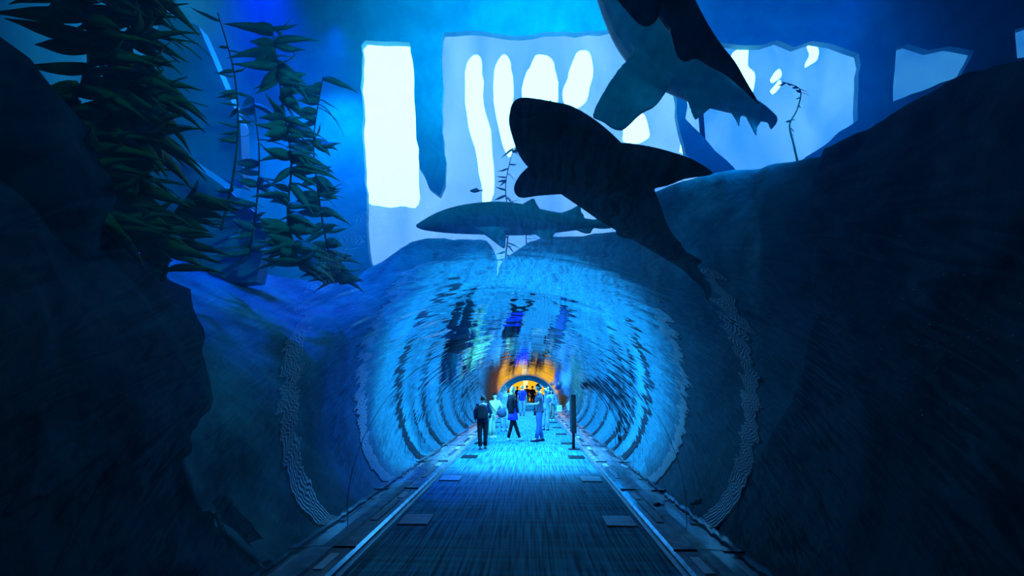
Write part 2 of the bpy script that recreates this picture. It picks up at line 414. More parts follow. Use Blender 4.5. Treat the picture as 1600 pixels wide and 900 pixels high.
lamp([(1202, 122), (1218, 108), (1220, 120), (1206, 128)], 'upper tiny white lamp of the pair beside the thin kelp strand')
lamp([(1202, 142), (1216, 126), (1220, 134), (1208, 146)], 'lower tiny white lamp of the pair beside the thin kelp strand')
lamp([(1066, 150), (1070, 132), (1078, 142), (1072, 164)], 'small white lamp at the top of the diagonal beam')
lamp([(1061, 236), (1066, 218), (1072, 226), (1070, 240)], 'small white lamp below the diagonal beam above the shark fin')
# the water of the tank, wrapped round the outside of the vault
m, n, l = nt('sea_water')
out = n.new('ShaderNodeOutputMaterial'); vs_ = n.new('ShaderNodeVolumeScatter'); va_ = n.new('ShaderNodeVolumeAbsorption'); ad = n.new('ShaderNodeAddShader')
vs_.inputs['Color'].default_value = (0.0, 0.28, 1.0, 1); vs_.inputs['Density'].default_value = 0.030; vs_.inputs['Anisotropy'].default_value = 0.55
va_.inputs['Color'].default_value = (0.0, 0.75, 0.96, 1); va_.inputs['Density'].default_value = 0.03
l.new(vs_.outputs[0], ad.inputs[0]); l.new(va_.outputs[0], ad.inputs[1]); l.new(ad.outputs[0], out.inputs['Volume'])
M['water'] = m
pw = [(-9.4, -0.04), (PR[0][0] - .05, -0.04)] + profile(24, 0.05) + [(-PR[0][0] + .05, -0.04), (21.9, -0.04), (21.9, 16.5), (-9.4, 16.5)]
bm = bmesh.new(); A = [bm.verts.new((x, -3.9, z)) for x, z in pw]; B = [bm.verts.new((x, WY - 0.05, z)) for x, z in pw]
for L_ in (A, B):
    es = [bm.edges.new((L_[i], L_[(i + 1) % len(L_)])) for i in range(len(L_))]
    bmesh.ops.triangle_fill(bm, use_beauty=True, use_dissolve=False, edges=es)
for i in range(len(A)):
    j = (i + 1) % len(A); bm.faces.new((A[i], A[j], B[j], B[i]))
o = link('water', bm, m, None, False); tag(o, kind='structure')
# side walls, far chamber, seabed
o = boxobj('wall_left', M['concrete'], None, -10.0, -9.5, -4.0, WY + 0.4, -0.5, 17.5); tag(o, kind='structure')
o = boxobj('wall_right', M['concrete'], None, 22.0, 22.5, -4.0, WY + 0.4, -0.5, 17.5); tag(o, kind='structure')
o = boxobj('trim_3', M['concrete'], None, -10.0, 22.5, -4.5, WY + 1.2, 17.5, 18.0); tag(o, kind='structure')
for x0, x1, nm in ((-9.5, -2.07, 'trim_4'), (2.07, 22, 'trim_5')):
    bm = bmesh.new(); nx, ny = 24, 36
    g = [[None] * (ny + 1) for _ in range(nx + 1)]
    for i in range(nx + 1):
        for j in range(ny + 1):
            x = x0 + (x1 - x0) * i / nx; y = -4 + (TEND + 4) * j / ny
            g[i][j] = bm.verts.new((x, y, -0.05 + 0.12 * noise.noise(Vector((x * .6, y * .6, 3)))))
    for i in range(nx):
        for j in range(ny): bm.faces.new((g[i][j], g[i + 1][j], g[i + 1][j + 1], g[i][j + 1]))
    o = link('seabed', bm, M['rock_shaded']); tag(o, kind='structure')
# the chamber round the far half of the tunnel
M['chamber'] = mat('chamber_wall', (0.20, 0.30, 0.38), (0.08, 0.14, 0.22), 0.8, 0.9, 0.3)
bm = bmesh.new()
box(bm, -4.6, -4.3, WY + 0.5, TEND, -0.3, 4.6); box(bm, 4.3, 4.6, WY + 0.5, TEND, -0.3, 4.6); box(bm, -4.6, 4.6, WY + 0.5, TEND, 4.6, 4.9)
tag(link('chamber_wall', bm, M['chamber'], None, False), kind='structure')

# ------------------------------------------------------------------ rocks
def rock(label, cols, m, amp=0.25, fq=0.7, nu=8, name='reef_rock'):
    """cols: list of columns, each a list of world points from front foot over ridge to back foot"""
    nrow = len(cols[0])
    # smooth along both directions
    dense = []
    for c in cols: dense.append(cat([tuple(p) for p in c], 7))
    flat = [sum((list(p) for p in c), []) for c in dense]
    flat = cat([tuple(f) for f in flat], nu)
    bm = bmesh.new(); G = []
    for f in flat:
        row = []
        for i in range(0, len(f), 3):
            p = Vector(f[i:i + 3])
            d = noise.noise_vector(p * fq) * amp + noise.noise_vector(p * fq * 3.1) * amp * 0.35 + noise.noise_vector(p * fq * 8) * amp * 0.12
            q = p + d
            if abs(q.x) < 2.12 and q.z < 2.55 :
                if p.z > 2.0 and abs(q.x) < 1.9: q.z = 2.55
                else: q.x = math.copysign(2.12, q.x)
            row.append(bm.verts.new(q))
        G.append(row)
    for a, b in zip(G, G[1:]):
        for i in range(len(a) - 1): bm.faces.new((a[i], b[i], b[i + 1], a[i + 1]))
    bm.faces.new(G[0]); bm.faces.new(list(reversed(G[-1])))
    bmesh.ops.holes_fill(bm, edges=[e for e in bm.edges if e.is_boundary])
    bmesh.ops.triangulate(bm, faces=[f for f in bm.faces if len(f.verts) > 4])
    o = link(name, bm, m); tag(o, label, 'rock'); return o
V = Vector
# right hand slope: ridge from the right frame edge down to the tunnel
def rcol(px, py, Y, xf, back=3.0):
    r = P(px, py, Y)
    f = V((xf, Y - 1.2, -0.05))
    mid = f.lerp(r, 0.5) + V((0.25 if r.x > xf else -0.25, 0.0, -0.35))
    top = f.lerp(r, 0.85) + V((0.0, -0.1, 0.05))
    return [f, mid, top, r, r + V((0.6, back * 0.5, -0.8)), V((r.x + 1.2, Y + back, -0.3))]
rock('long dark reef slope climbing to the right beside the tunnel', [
    rcol(1900, -60, 3.2, 2.7), rcol(1600, 88, 4.6, 2.6), rcol(1520, 120, 5.4, 2.5), rcol(1440, 162, 6.2, 2.45), rcol(1350, 208, 7.0, 2.4), rcol(1290, 238, 7.6, 2.4)], M['rock_shaded'], 0.16, 0.9)
rock('far end of the right reef slope, blue, behind the big shark\'s tail', [  # paler rock here puts the lit, hazy slope end into colour
    rcol(1310, 250, 7.7, 2.4), rcol(1210, 252, 8.2, 2.35), rcol(1180, 262, 8.5, 2.35), rcol(1140, 268, 8.9, 2.35), rcol(1100, 283, 9.3, 2.35), rcol(1040, 298, 9.9, 2.35), rcol(1010, 330, 10.6, 2.35), rcol(1000, 375, 11.5, 2.3)], M['rock'], 0.12, 0.9)
# the hump over the tunnel
def bcol(px, py, Y, x):
    r = P(px, py, Y)
    return [V((x, Y - 1.6, 2.62)), V((r.x * .6 + x * .4, Y - 1.3, 3.1)), V((r.x, Y - 0.6, r.z - 0.45)), r, V((r.x, Y + 1.0, r.z - 0.5)), V((r.x, Y + 1.8, 2.62))]
rock('rounded blue rock arching over the tunnel below the sharks', [
    bcol(776, 440, 12.6, -0.6), bcol(782, 414, 12.6, -0.5), bcol(805, 398, 12.6, -0.2), bcol(835, 382, 12.6, 0.2), bcol(870, 373, 12.6, 0.8), bcol(910, 371, 12.5, 1.4),
    bcol(955, 366, 12.4, 2.0), bcol(1000, 360, 12.2, 2.6), bcol(1050, 350, 12.0, 3.3)], M['rock'], 0.14, 0.9)
rock('flat-topped blue rock left of the notch over the tunnel', [
    bcol(560, 430, 12.4, -3.9), bcol(600, 408, 12.4, -3.4), bcol(640, 386, 12.4, -2.8), bcol(680, 375, 12.4, -2.2), bcol(730, 376, 12.4, -1.4), bcol(762, 383, 12.4, -0.9), bcol(774, 410, 12.4, -0.75)],
    M['rock'], 0.12, 0.9)
# left slope: lit top falling from the window, with a dark cliff below it
def lcol(rx, ry, RY, lx, ly, LY, fy):
    r = P(rx, ry, RY); l = P(lx, ly, LY)
    if l.x > -2.3: l.x = -2.3
    return [V((-2.2, fy, -0.05)), V((min(-2.3, l.x * 0.6 - 1.0), (fy + LY) / 2, max(0.3, l.z * 0.45))), l, l.lerp(r, 0.5) + V((0, 0, 0.1)), r, r + V((-0.8, 1.2, -1.2)), V((r.x - 1.5, RY + 2.5, -0.3))]
rock('broad blue reef slope falling left from the windows to a dark cliff', [
    lcol(600, 425, 13.5, 600, 500, 11.0, 11.0), lcol(560, 430, 13.0, 560, 515, 9.6, 9.6), lcol(480, 440, 12.5, 500, 560, 8.2, 8.4), lcol(400, 425, 11.5, 440, 600, 7.0, 7.2), lcol(300, 410, 10.0, 370, 650, 5.8, 6.0),
    lcol(200, 390, 9.0, 280, 700, 4.8, 5.0)], M['rock'], 0.14, 0.9)
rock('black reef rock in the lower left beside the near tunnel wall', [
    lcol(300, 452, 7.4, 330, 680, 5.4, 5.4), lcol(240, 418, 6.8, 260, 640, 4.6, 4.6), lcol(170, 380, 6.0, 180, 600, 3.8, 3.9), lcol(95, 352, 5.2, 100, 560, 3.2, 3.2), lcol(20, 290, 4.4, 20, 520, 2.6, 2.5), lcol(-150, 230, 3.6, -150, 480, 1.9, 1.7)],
    M['rock_shaded'], 0.12, 1.0)
# dark rock mass at the left frame edge
w_ = [P(a, b, 4.4) for a, b in ((-260, -40), (-60, 20), (0, 62), (50, 120), (88, 200), (114, 250), (110, 292), (96, 352), (60, 430), (-60, 500), (-260, 560))]
lp = [V(p) for p in cat([tuple(p) for p in w_] + [tuple(w_[0])], 6)[:-1]]; c = sum(lp, V()) / len(lp)
bm = bmesh.new(); rings = []
for s_, dy in ((.15, -.75), (.45, -.68), (.7, -.55), (.88, -.32), (1, 0), (.95, .4), (.8, .7), (.5, .9), (.2, 1.0)):
    rings.append([c + (p - c) * s_ + V((0, dy, 0)) + noise.noise_vector((c + (p - c) * s_) * 2.2 + V((0, dy * 2, 0))) * 0.09 for p in lp])
loft(bm, rings)
tag(link('reef_rock', bm, M['rock_shaded']), 'dark bulging rock in the top left corner, beside the olive kelp', 'rock')
# concrete slabs between the kelp
def slab(label, pts, Y0, tilt, th, m, name='concrete_slab'):
    w_ = [P(a, b, Y0 + tilt * i) for i, (a, b) in enumerate(pts)]
    n = (w_[1] - w_[0]).cross(w_[2] - w_[0]).normalized()
    if n.y < 0: n = -n
    bm = bmesh.new(); loft(bm, [w_, [p + n * th for p in w_]])
    return tag(link(name, bm, m, None, False), label, 'slab')
slab('upper pale concrete slab standing aslant between the kelp plants', [(250, 20), (310, 40), (375, 190), (380, 290), (345, 278), (225, 196)], 10.0, 0.0, 0.35, M['concrete'])
slab('lower concrete slab, broad and dim, above the dark left rock', [(226, 206), (345, 288), (420, 350), (400, 440), (300, 448), (200, 395), (96, 340), (130, 250)], 9.6, 0.0, 0.35, M['concrete'])

# ------------------------------------------------------------------ kelp
def leaf_mesh(L, W, bend):
    bm = bmesh.new(); n = 6; t = 0.004
    up, dn = [], []
    for i in range(n + 1):
        s = i / n
        w_ = W * math.sin(math.pi * min(1, s * 0.86 + 0.14)) ** 0.8 * (1 - s) ** 0.35 if s < 1 else 0.0015
        w_ = max(w_, 0.0015)
        y = L * s; z = bend * s * s * L + 0.01 * math.sin(s * 9)
        up.append([V((-w_, y, z)), V((0, y, z + t + w_ * 0.2)), V((w_, y, z)), V((0, y, z - t + w_ * 0.2 - 0.004))])
    loft(bm, up)
    return bm
LEAF = {}
def leafset(key, m, L, W):
    LEAF[key] = []
    for q in range(3):
        o = link('leaf', leaf_mesh(L * (0.85 + 0.2 * q), W * (1.1 - 0.1 * q), (-0.25, 0.15, -0.5)[q]), m)
        LEAF[key].append(o.data); bpy.data.objects.remove(o)
leafset('big', M['kelp'], 0.56, 0.105); leafset('mid', M['kelp_teal'], 0.5, 0.10); leafset('small', M['kelp_teal'], 0.30, 0.035); leafset('dot', M['kelp_stem'], 0.16, 0.035)
def kelp(label, pts, Y, key, n, name='kelp_plant', right=0.6, stem=0.02, group=None, sc_=1.0, dip=-0.1):
    w_ = [P(a, b, Y) for a, b in pts]
    base = w_[-1]
    t = empty(name, base); tag(t, label, 'kelp', group)
    path = [V(p) for p in cat([tuple(p - base) for p in w_], 8)]
    bm = bmesh.new(); tube(bm, path, [stem * (0.5 + 0.7 * i / len(path)) for i in range(len(path))], 6)
    link('stem', bm, M['kelp_stem'], t)
    rnd = random.Random(len(label) * 31 + n)
    for i in range(n):
        s = rnd.random() * (len(path) - 1); k_ = int(s); p = path[k_].lerp(path[min(k_ + 1, len(path) - 1)], s - k_)
        lf = bpy.data.objects.new('leaf', LEAF[key][rnd.randrange(3)]); col.objects.link(lf); lf.parent = t
        sg = 1 if rnd.random() < right else -1
        az = -sg * R(90 + rnd.uniform(-45, 45)); el = R(rnd.gauss(0, 16)) + dip
        lf.location = p
        lf.rotation_euler = Euler((el, R(rnd.uniform(40, 120)), az), 'XYZ')
        d = V((math.sin(-az) * math.cos(el), math.cos(az) * math.cos(el), math.sin(el)))
        lf.rotation_euler = (d.to_track_quat('Y', 'Z') @ Euler((0, R(rnd.uniform(20, 90)), 0)).to_quaternion()).to_euler()
        lf.scale = (sc_ * rnd.uniform(0.8, 1.3),) * 3
    return t
kelp('big olive kelp plant in front of the upper slab', [(215, -40), (205, 60), (215, 160), (190, 260), (200, 380)], 5.6, 'big', 190, right=0.72)
kelp('dark olive kelp plant nearest the left frame edge', [(120, -40), (140, 80), (115, 180), (140, 300), (120, 360)], 5.2, 'big', 120, right=0.6)
kelp('olive kelp plant growing over the lower slab', [(300, 300), (270, 340), (265, 400), (250, 440)], 6.4, 'big', 24, right=0.6)
kelp('thin dark kelp stem along the right edge of the upper slab', [(340, 20), (365, 110), (372, 200), (362, 290), (345, 360)], 8.0, 'small', 34, right=0.5)
kelp('tall green kelp in the blue glow left of the windows', [(425, 40), (440, 150), (455, 250), (450, 340), (470, 420)], 8.4, 'mid', 110, right=0.65)
kelp('green kelp closest to the bright narrow window', [(505, 120), (490, 220), (500, 320), (515, 400), (530, 440)], 9.2, 'mid', 80, right=0.6, sc_=0.9)
kelp('faint kelp between the slab and the tall green kelp', [(395, 150), (405, 240), (400, 330), (390, 400)], 9.0, 'mid', 30, right=0.5, sc_=0.8)
kelp('wispy green kelp in the window below the middle lamps', [(802, 232), (790, 290), (795, 350), (788, 415)], 13.8, 'small', 34, right=0.5)
kelp('short green kelp between the rock humps and the blue shark', [(830, 340), (822, 370), (826, 400)], 13.6, 'small', 12, right=0.5)
kelp('single crooked kelp strand against the right-hand window', [(1222, 128), (1250, 140), (1246, 170), (1234, 195), (1240, 225), (1246, 252)], 8.6, 'dot', 14, right=0.5, stem=0.016, sc_=0.6)

# ------------------------------------------------------------------ sharks
def voxel(o, size, sm=6):
    m_ = o.modifiers.new('weld', 'REMESH'); m_.mode = 'VOXEL'; m_.voxel_size = size; m_.use_smooth_shade = True
    s_ = o.modifiers.new('soft', 'SMOOTH'); s_.iterations = sm; s_.factor = 0.5
def fin(bm, pts, th):
    """pts: (px, py, Y) outline; lens-shaped plate"""
    w_ = [P(*p) for p in pts]
    loop = [V(p) for p in cat([tuple(p) for p in w_] + [tuple(w_[0])], 4)[:-1]]
    c = sum(loop, V()) / len(loop)
    n = V()
    for i in range(len(loop)): n += (loop[i] - c).cross(loop[(i + 1) % len(loop)] - c)
    n.normalize()
    rings = []
    for s, h in ((0.05, 1.0), (0.45, 0.85), (0.75, 0.65), (0.93, 0.5), (1.0, 0.28)): rings.append([c + (p - c) * s + n * th * h for p in loop])
    for s, h in ((1.0, -0.28), (0.93, -0.5), (0.75, -0.65), (0.45, -0.85), (0.05, -1.0)): rings.append([c + (p - c) * s + n * th * h for p in loop])
    loft(bm, rings)
def shark(label, st, fins, m, flat=0.8, vox=0.03, extra=None):
    """st: (px, py, Y, half width in px)"""
    s_ = cat(st, 5)
    bm = bmesh.new(); rings = []
    P3 = [P(a, b, c) for a, b, c, d in s_]
    for i, (a, b, c, d) in enumerate(s_):
        t = (P3[min(i + 1, len(P3) - 1)] - P3[max(i - 1, 0)]).normalized()
        view = (P3[i] - CAM).normalized()
        u = t.cross(view).normalized(); v = t.cross(u).normalized()
        depth = (P3[i] - CAM).dot(CR @ V((0, 0, -1)))
        hw = max(d, 0.5) * depth / FPX
        rings.append(ering(P3[i], u, v, hw, hw * flat, 20))
    loft(bm, rings)
    for pts, th in fins: fin(bm, pts, th)
    o = link('shark', bm, m); voxel(o, vox * 0.6, 2); tag(o, label, 'shark')
    return o
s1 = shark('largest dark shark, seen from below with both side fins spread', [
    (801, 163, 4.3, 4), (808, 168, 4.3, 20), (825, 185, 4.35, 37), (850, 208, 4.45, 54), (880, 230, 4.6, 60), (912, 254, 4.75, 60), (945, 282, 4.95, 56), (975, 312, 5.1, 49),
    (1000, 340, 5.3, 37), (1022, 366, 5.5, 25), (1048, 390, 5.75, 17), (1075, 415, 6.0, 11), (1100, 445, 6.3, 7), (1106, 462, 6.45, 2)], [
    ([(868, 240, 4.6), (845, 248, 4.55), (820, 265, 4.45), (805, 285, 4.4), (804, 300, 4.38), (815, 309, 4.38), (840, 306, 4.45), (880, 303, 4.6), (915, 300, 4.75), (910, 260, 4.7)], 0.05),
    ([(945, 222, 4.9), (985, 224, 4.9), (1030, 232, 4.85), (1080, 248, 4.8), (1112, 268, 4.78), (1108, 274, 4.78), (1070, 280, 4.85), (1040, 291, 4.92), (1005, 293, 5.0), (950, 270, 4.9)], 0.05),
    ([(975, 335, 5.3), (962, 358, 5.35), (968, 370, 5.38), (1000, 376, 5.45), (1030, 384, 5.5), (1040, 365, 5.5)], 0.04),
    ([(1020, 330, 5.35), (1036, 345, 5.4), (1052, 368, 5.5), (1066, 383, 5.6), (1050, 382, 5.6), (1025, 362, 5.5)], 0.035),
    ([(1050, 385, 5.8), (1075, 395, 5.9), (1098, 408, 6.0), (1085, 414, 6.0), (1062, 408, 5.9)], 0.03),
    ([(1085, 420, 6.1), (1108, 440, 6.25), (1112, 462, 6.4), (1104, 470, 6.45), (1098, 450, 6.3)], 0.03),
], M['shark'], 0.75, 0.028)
# mouth crease and gill slits are relief of their own
def crease(parent, name, pts, Y, r):
    # offset a little toward the viewer so that the crease sits on the belly
    w_ = [V(p) for p in cat([tuple(P(a, b, Y_)) for a, b, Y_ in pts], 4)]
    bm = bmesh.new(); tube(bm, w_, r, 6); return link(name, bm, M['slot'], parent)
crease(s1, 'mouth', [(804, 176, 4.22), (818, 183, 4.14), (840, 178, 4.12), (860, 158, 4.2)], 0, 0.009)
s2 = shark('blue-grey shark in side view, swimming left in front of the windows', [
    (650, 353, 9.0, 2), (662, 352, 9.0, 8), (690, 347, 9.0, 17), (725, 343, 9.0, 23), (770, 341, 9.0, 26), (810, 343, 9.0, 25), (850, 347, 9.0, 19), (885, 348, 9.0, 14), (920, 350, 9.0, 8), (960, 349, 9.0, 4)], [
    ([(800, 325, 9.0), (818, 318, 9.0), (833, 310, 9.0), (838, 318, 9.0), (842, 328, 9.0), (820, 335, 9.0)], 0.05),
    ([(868, 335, 9.0), (890, 328, 9.0), (906, 320, 9.0), (908, 330, 9.0), (912, 340, 9.0), (885, 345, 9.0)], 0.04),
    ([(745, 358, 8.9), (765, 372, 8.8), (787, 388, 8.7), (790, 378, 8.75), (789, 362, 8.85), (770, 350, 8.9)], 0.05),
    ([(828, 358, 8.95), (842, 370, 8.9), (858, 376, 8.9), (866, 366, 8.92), (872, 356, 8.95)], 0.04),
    ([(893, 352, 9.0), (905, 362, 9.0), (922, 365, 9.0), (924, 352, 9.0)], 0.035),
    ([(925, 346, 9.0), (940, 337, 9.0), (958, 334, 9.0), (962, 346, 9.0), (962, 354, 9.0), (945, 358, 9.0), (930, 356, 9.0)], 0.035),
], M['shark_pale'], 0.8, 0.03)
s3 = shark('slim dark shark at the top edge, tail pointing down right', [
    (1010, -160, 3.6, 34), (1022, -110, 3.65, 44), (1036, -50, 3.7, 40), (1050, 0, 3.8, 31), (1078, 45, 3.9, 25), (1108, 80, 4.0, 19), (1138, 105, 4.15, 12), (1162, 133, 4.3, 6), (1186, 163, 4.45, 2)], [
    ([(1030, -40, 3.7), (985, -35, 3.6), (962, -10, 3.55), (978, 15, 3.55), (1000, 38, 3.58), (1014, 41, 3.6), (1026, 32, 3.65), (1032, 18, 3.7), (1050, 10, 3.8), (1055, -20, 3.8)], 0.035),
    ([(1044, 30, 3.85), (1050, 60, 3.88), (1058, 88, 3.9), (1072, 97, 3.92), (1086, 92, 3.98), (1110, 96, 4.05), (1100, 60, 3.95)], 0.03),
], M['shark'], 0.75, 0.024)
s4 = shark('large pale blue shark behind the slim dark one, forked tail at right', [
    (965, -60, 8.60, 48), (1000, 0, 8.70, 62), (1030, 50, 8.80, 64), (1065, 95, 8.90, 52), (1100, 128, 9.00, 36), (1135, 150, 9.10, 24), (1165, 165, 9.20, 16), (1190, 177, 9.30, 12), (1212, 187, 9.40, 5)], [
    ([(990, 60, 8.70), (992, 78, 8.70), (965, 110, 8.60), (942, 145, 8.55), (926, 180, 8.50), (940, 190, 8.50), (970, 205, 8.55), (1000, 180, 8.60), (1030, 160, 8.70), (1050, 110, 8.80)], 0.05),
    ([(1060, 120, 8.90), (1075, 160, 8.90), (1084, 184, 8.90), (1090, 186, 8.90), (1110, 170, 8.95), (1130, 160, 9.05), (1110, 120, 9.00)], 0.04),
    ([(1130, 160, 9.10), (1148, 185, 9.10), (1155, 199, 9.10), (1157, 184, 9.15), (1165, 168, 9.20)], 0.03),
    ([(1160, 172, 9.20), (1172, 195, 9.20), (1182, 213, 9.20), (1183, 200, 9.25), (1190, 184, 9.30)], 0.03),
    ([(1180, 165, 9.30), (1205, 175, 9.35), (1215, 186, 9.40), (1212, 195, 9.40), (1204, 203, 9.40), (1200, 192, 9.35), (1185, 188, 9.30)], 0.03),
], M['shark_pale'], 0.7, 0.045)
# small fish
def fish(label, px, py, Y, L, m):
    c = P(px, py, Y); bm = bmesh.new(); rings = []
    for i in range(9):
        s = i / 8; h = L * (0.02 + 0.20 * math.sin(math.pi * min(1, s * 1.05)) ** 0.9 * (1 - 0.3 * s)) if 0 < i < 8 else L * 0.03
        rings.append(ering(c + V((L * (s - 0.5), 0, 0)), V((0, 0, 1)), V((0, 1, 0)), h, h * 0.4, 10))
    loft(bm, rings)
    o = link('reef_fish', bm, m); tag(o, label, 'fish')
    for nm, pts in (('tail_fin', [(.47, 0), (.66, .16), (.60, 0), (.66, -.16)]), ('dorsal_fin', [(-.15, .15), (.08, .28), (.25, .12)])):
        b2 = bmesh.new(); a_ = [c + V((x * L, -0.006, z * L)) for x, z in pts]; loft(b2, [a_, [p + V((0, 0.012, 0)) for p in a_]]); link(nm, b2, m, o, False)
fish('small dark fish in front of the long narrow lamp', 743, 298, 11.0, 0.26, M['shark'])
fish('small dark fish left of the big shark\'s belly', 806, 236, 11.5, 0.22, M['shark'])
fish('tiny pale fish low over the right ledge outside the glass', 1028, 789, 6.6, 0.12, M['shark_pale'])

rb_ = random.Random(5); bm = bmesh.new()
for q in range(70):
    c = P(rb_.gauss(1475, 55), rb_.gauss(525, 50), rb_.uniform(2.45, 2.75))
    bmesh.ops.create_icosphere(bm, subdivisions=1, radius=rb_.uniform(.002, .0055), matrix=Matrix.Translation(c))
o = link('bubbles', bm, M['strip']); tag(o, 'fine pale bubbles drifting in the dark water beyond the right wall', 'bubbles', kind='stuff')
# ------------------------------------------------------------------ people
def head_mesh(bm, c, fwd, up, s, mi=0):
    f = fwd.normalized(); u = (up - f * up.dot(f)).normalized(); r = f.cross(u)
    tmp = bmesh.new(); bmesh.ops.create_uvsphere(tmp, u_segments=24, v_segments=18, radius=1.0)
    mp = {}
    for v in tmp.verts:
        x, y, z = v.co  # y forward
        X = x * 0.074; Y = y * 0.095; Z = z * 0.115
        if z < 0: X *= 1 + 0.28 * z; Y *= 1 + 0.10 * z
        if y > 0.3:
            ax = abs(x)
            Y += 0.026 * math.exp(-(x / 0.13) ** 2 - ((z + 0.15) / 0.17) ** 2)                  # nose
            Y -= 0.013 * math.exp(-((ax - 0.38) / 0.17) ** 2 - ((z - 0.05) / 0.12) ** 2)        # eye sockets
            Y += 0.006 * math.exp(-((z - 0.24) / 0.1) ** 2)                                    # brow
            Y -= 0.006 * math.exp(-(x / 0.3) ** 2 - ((z + 0.48) / 0.05) ** 2)                   # mouth line
            Y += 0.007 * math.exp(-(x / 0.3) ** 2 - ((z + 0.58) / 0.08) ** 2)                   # lower lip, chin
        mp[v] = bm.verts.new(c + (r * X + f * Y + u * Z) * s)
    for fc in tmp.faces:
        bm.faces.new([mp[v] for v in fc.verts])
    tmp.free()
    for sg in (-1, 1):  # ears
        e = c + (r * sg * 0.074 - f * 0.005) * s
        loft(bm, [ering(e + r * sg * k_ * s, f, u, a_ * s, b_ * s, 8) for k_, a_, b_ in ((-0.012, 0.012, 0.022), (0.006, 0.018, 0.03), (0.014, 0.014, 0.024))])
    return r, f, u
def hand(sk, w_, d, side, s, edges_from, curl=0.35):
    """hand skeleton from the wrist w_ in direction d; side = thumb direction"""
    v0 = edges_from
    d = d.normalized(); th = (side - d * side.dot(d)).normalized(); nrm = d.cross(th)
    def add(p, r, par):
        sk[0].append(p); sk[2].append(r); sk[1].append((par, len(sk[0]) - 1)); return len(sk[0]) - 1
    palm = add(w_ + d * 0.06 * s, 0.026 * s, v0)
    for k_, ln in ((-1.5, 0.060), (-0.5, 0.074), (0.5, 0.080), (1.5, 0.072)):
        b = w_ + d * 0.085 * s + th * (k_ * 0.019 * s)
        i = add(b, 0.0095 * s, palm)
        j = add(b + (d * ln * 0.55 + nrm * ln * curl * 0.25) * s, 0.0085 * s, i)
        add(b + (d * ln * 0.95 + nrm * ln * curl * 0.7) * s, 0.007 * s, j)
    i = add(w_ + d * 0.035 * s + th * 0.032 * s, 0.011 * s, v0)
    j = add(w_ + d * 0.065 * s + th * 0.052 * s, 0.0095 * s, i)
    add(w_ + d * 0.092 * s + th * 0.056 * s, 0.008 * s, j)
BASE = dict(pelvis=(0, 0, .95), chest=(0, 0, 1.28), neck=(0, .01, 1.47), head=(0, -.015, 1.635),
            shL=(.175, 0, 1.42), elL=(.235, .03, 1.14), wrL=(.245, -.04, .90), shR=(-.175, 0, 1.42), elR=(-.235, .03, 1.14), wrR=(-.245, -.04, .90),
            hiL=(.09, 0, .92), knL=(.10, -.01, .50), anL=(.10, .01, .09), hiR=(-.09, 0, .92), knR=(-.10, -.01, .50), anR=(-.10, .01, .09))
